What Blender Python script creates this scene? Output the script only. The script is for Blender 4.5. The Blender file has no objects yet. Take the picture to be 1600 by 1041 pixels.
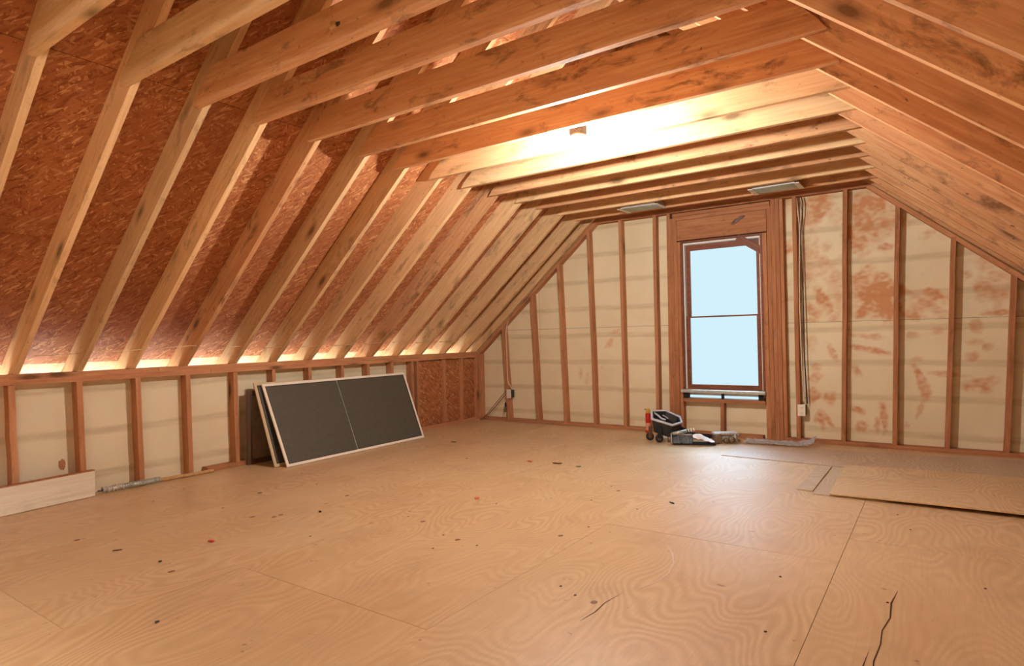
import bpy, bmesh, math, random
from mathutils import Vector, Matrix, noise
random.seed(7)
C = bpy.context.scene.collection
S = bpy.context.scene

# ------------------------------------------------------------------ camera
cam_d = bpy.data.cameras.new('camera'); cam = bpy.data.objects.new('camera', cam_d); C.objects.link(cam)
cam_d.sensor_width = 36.0; cam_d.lens = 36.0 * 961.72 / 1600.0; cam_d.clip_start = 0.02
_r = Vector((0.82092838, 0.57062635, -0.02149812)); _u = Vector((0.02263321, 0.00510331, 0.99973081)); _f = Vector((-0.57058246, 0.82119396, 0.00872565))
M3 = Matrix((_r, _u, -_f)).transposed().to_4x4(); M3.translation = Vector((0, 0, 1.1))
cam.matrix_world = M3
S.camera = cam

# ------------------------------------------------------------------ world, sun, lights, exposure
S.view_settings.view_transform = 'Standard'; S.view_settings.look = 'None'
S.view_settings.gamma = 1.0; S.view_settings.use_curve_mapping = False
S.view_settings.exposure = 0.0
W = bpy.data.worlds.new('bright_sky'); S.world = W; W.use_nodes = True
W.node_tree.nodes['Background'].inputs[0].default_value = (0.645, 0.885, 0.985, 1)
W.node_tree.nodes['Background'].inputs[1].default_value = 1.0

def lamp(name, kind, loc, energy, color, **kw):
    d = bpy.data.lights.new(name, kind); d.energy = energy; d.color = color
    for k, v in kw.items(): setattr(d, k, v)
    o = bpy.data.objects.new(name, d); C.objects.link(o); o.location = loc
    return o
sun = lamp('daylight', 'SUN', (-2, 10, 6), 12.0, (0.52, 0.76, 1.0), angle=math.radians(60))
sun.rotation_euler = Vector((0.28, -0.66, -1.0)).to_track_quat('-Z', 'Y').to_euler()
BULB_POWER = 79000.0          # emission strength of the glowing glass
EAVE = dict(shape='RECTANGLE', size=8.3, size_y=0.26)
e1 = lamp('eave_daylight', 'AREA', (-5.56, 2.6, 0.60), 110.0, (0.70, 0.88, 1.0), **EAVE); e1.rotation_euler = (math.pi, 0, math.pi/2)

# added fill spot, bounced off the floor and gable behind the camera
fl = lamp('bounce_fill', 'SPOT', (-0.25, -0.30, 1.30), 520.0, (1.0, 0.97, 0.92), spot_size=math.radians(125), spot_blend=.6, shadow_soft_size=.06)
fl.rotation_euler = Vector((-0.75, -0.55, -0.75)).to_track_quat('-Z', 'Y').to_euler()

# ------------------------------------------------------------------ room figures (metres)
XL, XR = -5.218, 1.30              # faces of the two knee walls
YB, YF = 6.68, -1.70               # faces of the gable walls
KZ = 0.927                         # top of the knee wall
TZ = 2.459                         # underside of the ceiling ties
TXL, TXR = -3.443, -0.485
SL, SR = 0.863, 0.848              # roof slopes
RX = -1.977; RZ = TZ + SL * (RX - TXL)
RD = 0.184                         # depth of rafters and ties
TH = 0.038
RY = [-1.30, -0.90, -0.49, -0.09, 0.31, 0.715, 1.12, 1.527, 1.911, 2.275, 2.686, 3.127, 3.536, 3.937, 4.342, 4.755, 5.161, 5.551, 5.99, 6.392]
def roof_z(x):                     # underside of the rafters at x
    return min(TZ + SL * (x - TXL), TZ - SR * (x - TXR))

# ------------------------------------------------------------------ materials
def mat(name):
    m = bpy.data.materials.new(name); m.use_nodes = True
    nt = m.node_tree; b = nt.nodes['Principled BSDF']
    return m, nt, b
def N(nt, t, **kw):
    n = nt.nodes.new(t)
    for k, v in kw.items():
        if k.startswith('i_'): n.inputs[int(k[2:])].default_value = v
        else: setattr(n, k, v)
    return n
def srgb(r, g, b, a=1):
    f = lambda c: (c/255/12.92 if c/255 <= 0.04045 else ((c/255+0.055)/1.055)**2.4)
    return (f(r), f(g), f(b), a)
def coords(nt, rnd=True, scale=(1, 1, 1)):
    tc = N(nt, 'ShaderNodeTexCoord'); out = tc.outputs['Object']
    if rnd:
        oi = N(nt, 'ShaderNodeObjectInfo')
        mul = N(nt, 'ShaderNodeVectorMath', operation='SCALE'); mul.inputs[0].default_value = (37, 23, 51)
        nt.links.new(oi.outputs['Random'], mul.inputs['Scale'])
        ad = N(nt, 'ShaderNodeVectorMath', operation='ADD')
        nt.links.new(out, ad.inputs[0]); nt.links.new(mul.outputs[0], ad.inputs[1]); out = ad.outputs[0]
    if scale != (1, 1, 1): out = scaled(nt, out, scale)
    return out
def scaled(nt, v, s, rot=(0, 0, 0)):
    mp = N(nt, 'ShaderNodeMapping'); mp.inputs['Scale'].default_value = s; mp.inputs['Rotation'].default_value = rot
    nt.links.new(v, mp.inputs[0]); return mp.outputs[0]
def nz(nt, v, scale, detail=3, rough=.5, dist=0):
    n = N(nt, 'ShaderNodeTexNoise'); n.inputs['Scale'].default_value = scale; n.inputs['Detail'].default_value = detail
    n.inputs['Roughness'].default_value = rough; n.inputs['Distortion'].default_value = dist
    nt.links.new(v, n.inputs['Vector']); return n.outputs[0]
def ramp(nt, v, stops, interp='LINEAR'):
    r = N(nt, 'ShaderNodeValToRGB'); e = r.color_ramp.elements; r.color_ramp.interpolation = interp
    while len(e) < len(stops): e.new(0.5)
    for el, (p, c) in zip(e, stops):
        el.position = p; el.color = c if len(c) == 4 else (*c, 1)
    nt.links.new(v, r.inputs[0]); return r.outputs[0]
def g(x): return (x, x, x, 1)
def mix(nt, f, a, b, mode='MIX'):
    n = N(nt, 'ShaderNodeMix', data_type='RGBA', blend_type=mode)
    for s, v in ((0, f), (6, a), (7, b)):
        if isinstance(v, (int, float, tuple)): n.inputs[s].default_value = v
        else: nt.links.new(v, n.inputs[s])
    return n.outputs[2]
def math_(nt, op, a, b=None):
    n = N(nt, 'ShaderNodeMath', operation=op)
    for i, v in ((0, a), (1, b)):
        if v is None: continue
        if isinstance(v, (int, float)): n.inputs[i].default_value = v
        else: nt.links.new(v, n.inputs[i])
    return n.outputs[0]
def bump(nt, b, h, strength=.2, dist=.01):
    n = N(nt, 'ShaderNodeBump'); n.inputs['Strength'].default_value = strength; n.inputs['Distance'].default_value = dist
    nt.links.new(h, n.inputs['Height']); nt.links.new(n.outputs[0], b.inputs['Normal'])

def wood(name, c, dark, vary=.16, stain=.5, knots=True, rough=.75):
    """sawn softwood: grain runs along the local X of each board"""
    m, nt, b = mat(name); v = coords(nt)
    gr = nz(nt, scaled(nt, v, (.9, 16, 16)), 3.2, 4, .55, .6)
    col = mix(nt, ramp(nt, gr, [(.32, g(0)), (.72, g(1))]), dark, c)
    lo = nz(nt, scaled(nt, v, (.8, 2.5, 2.5)), 1.6, 2)
    col = mix(nt, ramp(nt, lo, [(.35, g(0)), (.75, g(.55))]), col, dark)
    fine = nz(nt, scaled(nt, v, (2, 60, 60)), 4, 2)
    col = mix(nt, ramp(nt, fine, [(.55, g(0)), (.8, g(.35))]), col, dark)
    if stain:
        st = nz(nt, scaled(nt, v, (1.6, 4, 4)), 2.2, 5, .7, .4)
        col = mix(nt, ramp(nt, st, [(.55, g(0)), (.68, g(stain))]), col, tuple(x*.32 for x in dark[:3])+(1,))
        sp = nz(nt, scaled(nt, v, (5, 9, 9)), 4.0, 2, .5)
        col = mix(nt, ramp(nt, sp, [(.70, g(0)), (.76, g(stain))]), col, tuple(x*.3 for x in dark[:3])+(1,))
    if knots:
        vo = N(nt, 'ShaderNodeTexVoronoi'); vo.inputs['Scale'].default_value = 1.0
        nt.links.new(scaled(nt, v, (1.9, 5.2, 5.2)), vo.inputs['Vector'])
        kd = vo.outputs['Distance']
        col = mix(nt, ramp(nt, kd, [(.07, g(.85)), (.10, g(.6)), (.16, g(.25)), (.24, g(0))]), col, tuple(x*.25 for x in dark[:3])+(1,))
    oi = N(nt, 'ShaderNodeObjectInfo')
    br = math_(nt, 'ADD', math_(nt, 'MULTIPLY', oi.outputs['Random'], vary*2), 1-vary)
    vm = N(nt, 'ShaderNodeVectorMath', operation='SCALE'); nt.links.new(col, vm.inputs[0]); nt.links.new(br, vm.inputs['Scale'])
    nt.links.new(vm.outputs[0], b.inputs['Base Color'])
    b.inputs['Roughness'].default_value = rough; b.inputs['Specular IOR Level'].default_value = .25
    bump(nt, b, gr, .25, .004)
    return m
PINE = wood('sawn_pine', srgb(232, 198, 152), srgb(212, 168, 122))
PINE_RED = wood('sawn_pine_reddish', srgb(222, 176, 130), srgb(194, 138, 96), stain=.8)
STUD = wood('stud_pine', srgb(206, 152, 110), srgb(176, 118, 82), vary=.12, stain=.35)
TRIM = wood('window_buck_pine', srgb(196, 140, 98), srgb(162, 104, 70), vary=.10, stain=.4, knots=False)
SASHW = wood('stained_sash_wood', srgb(150, 88, 58), srgb(112, 62, 42), vary=.03, stain=.2, knots=False, rough=.5)
PALE = wood('pale_stick_wood', srgb(216, 180, 130), srgb(190, 145, 95), vary=.02, stain=.1, knots=False)

def osb(name, base, dark, light):
    m, nt, b = mat(name); v = coords(nt)
    col = None; hs = None
    wob = N(nt, 'ShaderNodeTexNoise'); wob.inputs['Scale'].default_value = 6; nt.links.new(v, wob.inputs[0])
    va = N(nt, 'ShaderNodeVectorMath', operation='MULTIPLY_ADD'); va.inputs[1].default_value = (.05, .05, .05)
    nt.links.new(wob.outputs['Color'], va.inputs[0]); nt.links.new(v, va.inputs[2]); v2 = va.outputs[0]
    for k, (rot, sc) in enumerate([(0.3, (18, 80, 18)), (1.25, (21, 88, 21)), (-.75, (17, 72, 17)), (2.2, (22, 96, 22))]):
        vo = N(nt, 'ShaderNodeTexVoronoi'); vo.inputs['Scale'].default_value = 1.0
        nt.links.new(scaled(nt, scaled(nt, v2, (1, 1, 1), (0, 0, rot)), sc), vo.inputs['Vector'])
        sep = N(nt, 'ShaderNodeSeparateColor'); nt.links.new(vo.outputs['Color'], sep.inputs[0])
        cc = ramp(nt, sep.outputs[0], [(0, dark), (.45, base), (.8, base), (1, light)])
        if col is None: col = cc; hs = sep.outputs[1]
        else:
            f = ramp(nt, sep.outputs[2], [(.55, g(0)), (.6, g(1))])
            col = mix(nt, f, col, cc); 
            hs = math_(nt, 'ADD', hs, math_(nt, 'MULTIPLY', sep.outputs[1], .8))
    lo = nz(nt, v, 1.3, 3)
    col = mix(nt, ramp(nt, lo, [(.4, g(0)), (.7, g(.45))]), col, dark)
    sp = nz(nt, v, 9, 3, .6)
    col = mix(nt, ramp(nt, sp, [(.68, g(0)), (.74, g(.55))]), col, tuple(x*.35 for x in dark[:3])+(1,))
    nt.links.new(col, b.inputs['Base Color']); b.inputs['Roughness'].default_value = .62
    b.inputs['Specular IOR Level'].default_value = .3
    bump(nt, b, hs, .5, .003)
    return m
OSB = osb('strand_board', srgb(182, 116, 73), srgb(144, 82, 50), srgb(222, 168, 116))

OSB_PALE = osb('pale_glow_strand_board', srgb(204, 176, 138), srgb(180, 148, 110), srgb(222, 200, 168))  # lowest row a paler board, eave daylight glow partly put into its colour

def foam(name, c1=srgb(234, 221, 190), attr=False):
    m, nt, b = mat(name)
    geo = N(nt, 'ShaderNodeNewGeometry'); v = geo.outputs['Position']
    sep = N(nt, 'ShaderNodeSeparateXYZ'); nt.links.new(v, sep.inputs[0])
    # faint darker rows, evenly spaced up the board
    wz = math_(nt, 'ADD', sep.outputs[2], math_(nt, 'MULTIPLY', nz(nt, v, 1.1, 2), .05))
    fr = math_(nt, 'FRACT', math_(nt, 'MULTIPLY', wz, 1/.328))
    band = ramp(nt, fr, [(.36, g(0)), (.43, g(1)), (.53, g(.9)), (.60, g(0))])
    bn = nz(nt, scaled(nt, v, (1.3, 1.3, 9)), 2.5, 4, .6)
    bf = math_(nt, 'MULTIPLY', band, math_(nt, 'ADD', math_(nt, 'MULTIPLY', bn, 1.1), -.17))
    col = mix(nt, bf, c1, srgb(182, 160, 118))
    cl = nz(nt, v, 1.8, 4)
    col = mix(nt, ramp(nt, cl, [(.4, g(0)), (.75, g(.35))]), col, srgb(200, 172, 122))
    fl = nz(nt, scaled(nt, v, (40, 40, 90)), 3, 2)
    col = mix(nt, ramp(nt, fl, [(.5, g(0)), (.8, g(.3))]), col, srgb(200, 178, 135))
    if attr:
        at = N(nt, 'ShaderNodeAttribute', attribute_name='stain')
        f = math_(nt, 'MINIMUM', at.outputs['Fac'], .8)
        col = mix(nt, f, col, srgb(200, 128, 78))
    nt.links.new(col, b.inputs['Base Color']); b.inputs['Roughness'].default_value = .8
    b.inputs['Specular IOR Level'].default_value = .2
    return m
FOAM = foam('foam_sheathing'); FOAM_ST = foam('foam_sheathing_muddy', attr=True)

def plywood(name, c, dark, rough=.48, spec=.5, seed=0, dirty=.25):
    """rotary-cut fir face: wavy cathedral grain along local Y"""
    m, nt, b = mat(name); v = coords(nt)
    wn = N(nt, 'ShaderNodeTexNoise'); wn.inputs['Scale'].default_value = 1.1; wn.inputs['Detail'].default_value = 2
    nt.links.new(scaled(nt, v, (1.4, .55, 1)), wn.inputs['Vector'])
    rings = math_(nt, 'SINE', math_(nt, 'MULTIPLY', wn.outputs[0], 300))
    wr = math_(nt, 'ADD', math_(nt, 'MULTIPLY', rings, .5), .5)
    fine = nz(nt, scaled(nt, v, (45, 2.2, 20)), 2.2, 3, .6)
    fade = nz(nt, v, 1.5, 2)
    f = math_(nt, 'MULTIPLY', wr, ramp(nt, fade, [(.35, g(.3)), (.65, g(.9))]))
    col = mix(nt, f, c, dark)
    col = mix(nt, ramp(nt, fine, [(.45, g(0)), (.75, g(.5))]), col, dark)
    lo = nz(nt, scaled(nt, v, (1.5, .7, 1)), 1.2, 4, .6)
    col = mix(nt, ramp(nt, lo, [(.42, g(0)), (.75, g(.7))]), col, dark)
    d = nz(nt, v, 2.2, 5, .65, .3)
    col = mix(nt, ramp(nt, d, [(.55, g(0)), (.75, g(dirty))]), col, srgb(150, 110, 88))
    sp = nz(nt, v, 16, 2, .5)
    col = mix(nt, ramp(nt, sp, [(.73, g(0)), (.77, g(.55))]), col, srgb(120, 78, 52))
    nt.links.new(col, b.inputs['Base Color'])
    nt.links.new(ramp(nt, lo, [(.3, g(rough-.06)), (.7, g(rough+.1))]), b.inputs['Roughness'])
    b.inputs['Specular IOR Level'].default_value = spec
    b.inputs['Coat Weight'].default_value = .35; b.inputs['Coat Roughness'].default_value = .42; b.inputs['Coat IOR'].default_value = 1.5
    hh = math_(nt, 'ADD', math_(nt, 'MULTIPLY', wr, .6), fine)
    bump(nt, b, hh, .16, .004)
    return m
FLOOR = plywood('subfloor_plywood', srgb(224, 194, 152), srgb(204, 167, 122), rough=.42)
PLY_PALE = plywood('pale_plywood', srgb(226, 196, 150), srgb(206, 168, 122), dirty=.35)
PLY_GREY = plywood('dusty_hardboard', srgb(210, 184, 160), srgb(190, 160, 134), dirty=.3)
PLY_THIN = plywood('grey_beige_board', srgb(206, 184, 154), srgb(192, 166, 134), dirty=.2)

def plain(name, c, rough=.5, metal=0, spec=.5, emit=None, es=0, alpha=1, noise_amt=0.0, trans=0):
    m, nt, b = mat(name)
    if noise_amt:
        v = coords(nt); n = nz(nt, v, 22, 4, .6)
        col = mix(nt, ramp(nt, n, [(.35, g(0)), (.7, g(noise_amt))]), c, tuple(x*.35 for x in c[:3])+(1,))
        nt.links.new(col, b.inputs['Base Color'])
    else: b.inputs['Base Color'].default_value = c
    b.inputs['Roughness'].default_value = rough; b.inputs['Metallic'].default_value = metal
    b.inputs['Specular IOR Level'].default_value = spec; b.inputs['Transmission Weight'].default_value = trans
    if emit: b.inputs['Emission Color'].default_value = emit; b.inputs['Emission Strength'].default_value = es
    return m
WHITE = plain('white_enamel', srgb(232, 226, 214), .4, noise_amt=.15)
WHITE_WASH = wood('whitewashed_face', srgb(238, 228, 208), srgb(222, 206, 182), vary=.01, stain=.15, knots=False)
PLASTIC = plain('ivory_plastic', srgb(236, 226, 206), .35)
SLOT = plain('dark_slot', srgb(60, 48, 40), .6)
GALV = plain('galvanised_metal', srgb(196, 202, 196), .35, metal=.4, noise_amt=.4)
RIBBED = plain('ribbed_greenish_lens', srgb(196, 210, 200), .3, noise_amt=.3)
BLACK = plain('black_plastic', srgb(26, 25, 28), .4)
RUBBER = plain('black_rubber', srgb(34, 32, 32), .8)
BRISTLE = plain('grey_blue_bristle', srgb(120, 130, 140), .8, noise_amt=.8)
LIGHTGREY = plain('light_grey_plastic', srgb(206, 208, 210), .4, noise_amt=.3)
RED = plain('red_paint', srgb(196, 40, 30), .35)
YELLOW = plain('yellow_plastic', srgb(222, 170, 60), .45)
BRONZE = plain('tarnished_metal', srgb(150, 128, 104), .4, metal=.5, noise_amt=.7)
MESH_DK = plain('charcoal_insect_mesh', srgb(84, 82, 74), .55, noise_amt=.25)
MESH_BR = plain('brown_insect_mesh', srgb(134, 112, 88), .8, noise_amt=.4)
FRAME_BR = plain('brown_aluminium', srgb(96, 66, 48), .5)
CABLE_W = plain('white_cable', srgb(226, 206, 178), .5)
CABLE_K = plain('black_cable', srgb(44, 34, 30), .5)
CORD_BR = plain('brown_cord', srgb(130, 84, 56), .6)
FOIL = plain('silver_foil', srgb(226, 222, 212), .35, metal=.35, noise_amt=.75)
PIN = plain('steel_wire', srgb(232, 200, 160), .4, metal=.2)
SOFFIT = plain('pale_soffit', srgb(220, 205, 180), .8)
FELT = plain('roofing_felt', srgb(40, 34, 30), .9)
CRACK = plain('dark_crack', srgb(70, 42, 28), .9)
PLUG = plain('grey_brown_knot', srgb(150, 112, 82), .6, noise_amt=.4)
CHALK = plain('white_scuff', srgb(226, 206, 190), .5)
PLASTERW = plain('white_vinyl', srgb(225, 222, 215), .4)

def glass_mat():
    m = bpy.data.materials.new('window_glass'); m.use_nodes = True; nt = m.node_tree
    b = nt.nodes['Principled BSDF']; out = nt.nodes['Material Output']
    tr = N(nt, 'ShaderNodeBsdfTransparent'); gl = N(nt, 'ShaderNodeBsdfGlossy'); gl.inputs['Roughness'].default_value = .02
    lw = N(nt, 'ShaderNodeLayerWeight'); lw.inputs[0].default_value = .12
    mx = N(nt, 'ShaderNodeMixShader'); nt.links.new(lw.outputs['Fresnel'], mx.inputs[0])
    nt.links.new(tr.outputs[0], mx.inputs[1]); nt.links.new(gl.outputs[0], mx.inputs[2]); nt.links.new(mx.outputs[0], out.inputs[0])
    nt.nodes.remove(b); return m
GLASS = glass_mat()
def film_mat():
    m = bpy.data.materials.new('clear_plastic_film'); m.use_nodes = True; nt = m.node_tree
    b = nt.nodes['Principled BSDF']; out = nt.nodes['Material Output']
    b.inputs['Base Color'].default_value = srgb(205, 215, 225); b.inputs['Roughness'].default_value = .25
    tr = N(nt, 'ShaderNodeBsdfTransparent'); mx = N(nt, 'ShaderNodeMixShader'); mx.inputs[0].default_value = .45
    nt.links.new(tr.outputs[0], mx.inputs[1]); nt.links.new(b.outputs[0], mx.inputs[2]); nt.links.new(mx.outputs[0], out.inputs[0])
    return m
FILM = film_mat()

# ------------------------------------------------------------------ helpers
def link(name, me, m, parent=None, mw=None):
    o = bpy.data.objects.new(name, me); C.objects.link(o)
    if m is not None and not me.materials: me.materials.append(m)
    if parent is not None: o.parent = parent
    if mw is not None: o.matrix_local = mw
    return o
def struct(name, loc=(0, 0, 0)):
    o = bpy.data.objects.new(name, None); C.objects.link(o); o.location = loc; o['kind'] = 'structure'; return o
def thing(name, label, cat, loc=(0, 0, 0), rz=0, group=None):
    o = bpy.data.objects.new(name, None); C.objects.link(o); o.location = loc; o.rotation_euler = (0, 0, rz)
    o['label'] = label; o['category'] = cat
    if group: o['group'] = group
    return o
def tag(o, label, cat, group=None):
    o['label'] = label; o['category'] = cat
    if group: o['group'] = group
    return o
def box_bm(bm, x0, x1, y0, y1, z0, z1, bev=0):
    r = bmesh.ops.create_cube(bm, size=1)
    bmesh.ops.scale(bm, vec=(x1-x0, y1-y0, z1-z0), verts=r['verts'])
    bmesh.ops.translate(bm, vec=((x0+x1)/2, (y0+y1)/2, (z0+z1)/2), verts=r['verts'])
    if bev:
        ed = list({e for v in r['verts'] for e in v.link_edges})
        bmesh.ops.bevel(bm, geom=ed, offset=bev, segments=2, affect='EDGES', profile=.5)
def mesh_of(bm, name='m', smooth=False):
    bmesh.ops.recalc_face_normals(bm, faces=bm.faces)
    me = bpy.data.meshes.new(name); bm.to_mesh(me); bm.free()
    if smooth:
        for p in me.polygons: p.use_smooth = True
    return me
def box(name, x0, x1, y0, y1, z0, z1, m, parent=None, bev=0):
    """axis-aligned box; the mesh frame sits at its centre (parents have no rotation here)"""
    cx, cy, cz = (x0+x1)/2, (y0+y1)/2, (z0+z1)/2
    bm = bmesh.new(); box_bm(bm, x0-cx, x1-cx, y0-cy, y1-cy, z0-cz, z1-cz, bev)
    o = link(name, mesh_of(bm, name), m, parent)
    pl = parent.location if parent is not None else Vector()
    o.location = Vector((cx, cy, cz)) - (Vector(pl) if parent is not None else Vector())
    return o
def board(name, p0, p1, th, dp, nrm, m, parent=None, wob=.0015, seg=5, bev=.002):
    """straight sawn board from p0 to p1 (centre of its section); local X runs along it, local Z follows nrm"""
    p0, p1 = Vector(p0), Vector(p1); L = (p1-p0).length
    X = (p1-p0).normalized(); Z = Vector(nrm); Z = (Z - X*Z.dot(X)).normalized(); Y = Z.cross(X)
    bm = bmesh.new(); rings = []
    for i in range(seg+1):
        x = L*i/seg - L/2; k = 0 if i in (0, seg) else 1
        oy, oz = random.uniform(-wob, wob)*k, random.uniform(-wob, wob)*k
        ring = []
        for a, b_ in ((-1, -1), (1, -1), (1, 1), (-1, 1)):
            ring.append(bm.verts.new((x, a*th/2+oy, b_*dp/2+oz)))
        rings.append(ring)
    for i in range(seg):
        for k in range(4):
            bm.faces.new((rings[i][k], rings[i][(k+1) % 4], rings[i+1][(k+1) % 4], rings[i+1][k]))
    bm.faces.new(rings[0]); bm.faces.new(rings[-1])
    mw = Matrix((X, Y, Z)).transposed().to_4x4(); mw.translation = (p0+p1)/2
    if parent is not None: mw = Matrix.Translation(-Vector(parent.location)) @ mw
    return link(name, mesh_of(bm, name), m, parent, mw)
def prism(name, poly, y0, y1, m, parent, ang, org):
    """polygon in world (x, z) extruded along y; local X follows angle ang in the xz plane"""
    bm = bmesh.new(); ca, sa = math.cos(ang), math.sin(ang)
    def loc(x, z): dx, dz = x-org[0], z-org[1]; return (dx*ca+dz*sa, -dx*sa+dz*ca)
    yc = (y0+y1)/2
    A = [bm.verts.new((loc(x, z)[0], y0-yc, loc(x, z)[1])) for x, z in poly]
    B = [bm.verts.new((loc(x, z)[0], y1-yc, loc(x, z)[1])) for x, z in poly]
    n = len(poly)
    bm.faces.new(A); bm.faces.new(B[::-1])
    for i in range(n): bm.faces.new((A[i], A[(i+1) % n], B[(i+1) % n], B[i]))
    mw = Matrix(((ca, 0, -sa, org[0]), (0, 1, 0, yc), (sa, 0, ca, org[1]), (0, 0, 0, 1)))
    return link(name, mesh_of(bm, name), m, parent, mw)
def lathe_bm(bm, prof, seg=24, mat4=None):
    rings = []
    for r, z in prof:
        rings.append([bm.verts.new((r*math.cos(2*math.pi*i/seg), r*math.sin(2*math.pi*i/seg), z)) for i in range(seg)])
    for a, b_ in zip(rings, rings[1:]):
        for i in range(seg): bm.faces.new((a[i], a[(i+1) % seg], b_[(i+1) % seg], b_[i]))
    bm.faces.new(rings[0][::-1]); bm.faces.new(rings[-1])
    if mat4 is not None: bmesh.ops.transform(bm, matrix=mat4, verts=[v for r in rings for v in r])
def tube_bm(bm, pts, r, seg=8):
    pts = [Vector(p) for p in pts]; rings = []
    for i, p in enumerate(pts):
        t = (pts[min(i+1, len(pts)-1)] - pts[max(i-1, 0)]).normalized()
        a = t.cross(Vector((0, 0, 1)) if abs(t.z) < .9 else Vector((1, 0, 0))).normalized(); b_ = t.cross(a)
        rr = r[i] if isinstance(r, (list, tuple)) else r
        rings.append([bm.verts.new(p + (a*math.cos(2*math.pi*k/seg) + b_*math.sin(2*math.pi*k/seg))*rr) for k in range(seg)])
    for a, b_ in zip(rings, rings[1:]):
        for k in range(seg): bm.faces.new((a[k], a[(k+1) % seg], b_[(k+1) % seg], b_[k]))
    bm.faces.new(rings[0][::-1]); bm.faces.new(rings[-1])
def tube(name, pts, r, m, parent=None, seg=8, off=(0, 0, 0)):
    bm = bmesh.new(); tube_bm(bm, [Vector(p)-Vector(off) for p in pts], r, seg)
    return link(name, mesh_of(bm, name, True), m, parent)
def obj(name, bm, m, parent=None, smooth=False):
    return link(name, mesh_of(bm, name, smooth), m, parent)

# ------------------------------------------------------------------ floor: 4x8 plywood sheets, long way along y
floor = struct('floor')
cols = [(-5.335, -4.045, [1.80, 4.205]), (-4.045, -2.845, [.97, 3.385, 5.80]), (-2.845, -1.625, [-.70, 1.73, 4.06]),
        (-1.625, -.420, [.86, 3.28, 5.70]), (-.420, .80, [1.26, 3.69, 6.1]), (.80, 1.32, [2.4, 4.84])]
for x0, x1, cuts in cols:
    ys = [YF-.115] + cuts + [YB+.115]
    for y0, y1 in zip(ys, ys[1:]):
        dz = random.uniform(-.0008, .0008)
        box('plywood_sheet', x0+(.0016 if abs(x0+.42) < .01 else .0007), x1-.0007, y0+.0007, y1-.0007, -.019, dz, FLOOR, floor)
box('subfloor_backing', -5.335, 1.32, YF-.12, YB+.13, -.05, -.0195, CRACK, floor)
# two long splits in the face veneer and the small oval plugs
bm = bmesh.new()
def ribbon(bm, pts, w, z=.0012):
    pts = [Vector((x, y, z)) for x, y in pts]; prev = None
    for i, p in enumerate(pts):
        t = (pts[min(i+1, len(pts)-1)]-pts[max(i-1, 0)]).normalized(); n = Vector((-t.y, t.x, 0))
        ww = w*(.25 if i in (0, len(pts)-1) else random.uniform(.6, 1.2))
        a, b_ = bm.verts.new(p+n*ww/2), bm.verts.new(p-n*ww/2)
        if prev: bm.faces.new((prev[0], prev[1], b_, a))
        prev = (a, b_)
ribbon(bm, [(-.170, 3.05), (-.185, 2.9), (-.180, 2.75), (-.198, 2.62), (-.195, 2.5), (-.205, 2.36), (-.200, 2.25)], .006)
ribbon(bm, [(-.225, 2.42), (-.232, 2.3), (-.228, 2.15)], .004)
ribbon(bm, [(-1.14, 2.42), (-1.16, 2.3), (-1.155, 2.2), (-1.17, 2.1)], .004)
obj('veneer_split', bm, CRACK, floor)
bm = bmesh.new()
ribbon(bm, [(-1.20, 3.10), (-1.13, 3.0), (-1.08, 2.88), (-1.055, 2.75), (-1.06, 2.62), (-1.10, 2.50)], .007)
obj('white_scuff_mark', bm, CHALK, floor)
random.seed(11)
for k in range(46):
    x, y = random.uniform(-4.6, .6), random.uniform(1.2, 5.6)
    if k < 12: x, y = [(-2.2, 2.6), (-2.32, 2.62), (-2.05, 2.58), (-2.6, 2.75), (-2.75, 2.78), (-2.45, 3.3), (-1.75, 2.95), (-1.4, 2.35), (-1.3, 2.3), (-1.2, 2.28), (-1.95, 3.7), (-1.6, 3.65)][k]
    bm = bmesh.new(); n = 10; a0 = .006 if k % 3 else .014
    ring = [bm.verts.new((a0*1.0*math.cos(2*math.pi*i/n), a0*1.3*math.sin(2*math.pi*i/n), 0)) for i in range(n)]
    r2 = [bm.verts.new((v.co.x*.8, v.co.y*.8, .0009)) for v in ring]
    for i in range(n): bm.faces.new((ring[i], ring[(i+1) % n], r2[(i+1) % n], r2[i]))
    bm.faces.new(r2)
    o = obj('knot_plug' if a0 > .01 else 'nail_head', bm, PLUG if a0 > .01 else CRACK, floor); o.location = (x, y, .0009)
random.seed(21)

# ------------------------------------------------------------------ left knee wall
wl = struct('wall_left')
FX = XL - .089
board('top_plate', (XL-.0445, YF, KZ-.019), (XL-.0445, 2.47, KZ-.019), .089, .038, (0, 0, 1), STUD, wl, .003, 9)
board('top_plate', (XL-.0445, 2.473, KZ-.019), (XL-.0445, YB, KZ-.019), .089, .038, (0, 0, 1), STUD, wl, .003, 9)
board('top_plate', (XL-.0465, YF, KZ-.0575), (XL-.0465, 2.90, KZ-.0575), .089, .038, (0, 0, 1), STUD, wl, .004, 9)
board('top_plate', (XL-.0465, 2.903, KZ-.0575), (XL-.0465, YB, KZ-.0575), .089, .038, (0, 0, 1), STUD, wl, .004, 9)
SZ = KZ - .077
board('bottom_plate', (XL-.0445, 2.86, .0195), (XL-.0445, 3.22, .0195), .089, .038, (0, 0, 1), STUD, wl, .001)
board('bottom_plate', (XL-.0445, 5.40, .0195), (XL-.0445, YB, .0195), .089, .038, (0, 0, 1), STUD, wl, .001)
studs_l = [-1.3, -.9, -.49, -.09, .31, .715, 1.11, 1.50, 1.905, 2.31, 2.705, 3.13, 3.52, 3.93, 4.34, 4.70, 5.065, 5.40, 5.49, 5.985, 6.33]
bots = {1.50: 1.52, 1.905: 1.93, 2.31: 2.33, 2.705: 2.72, 3.13: 3.14}
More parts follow.
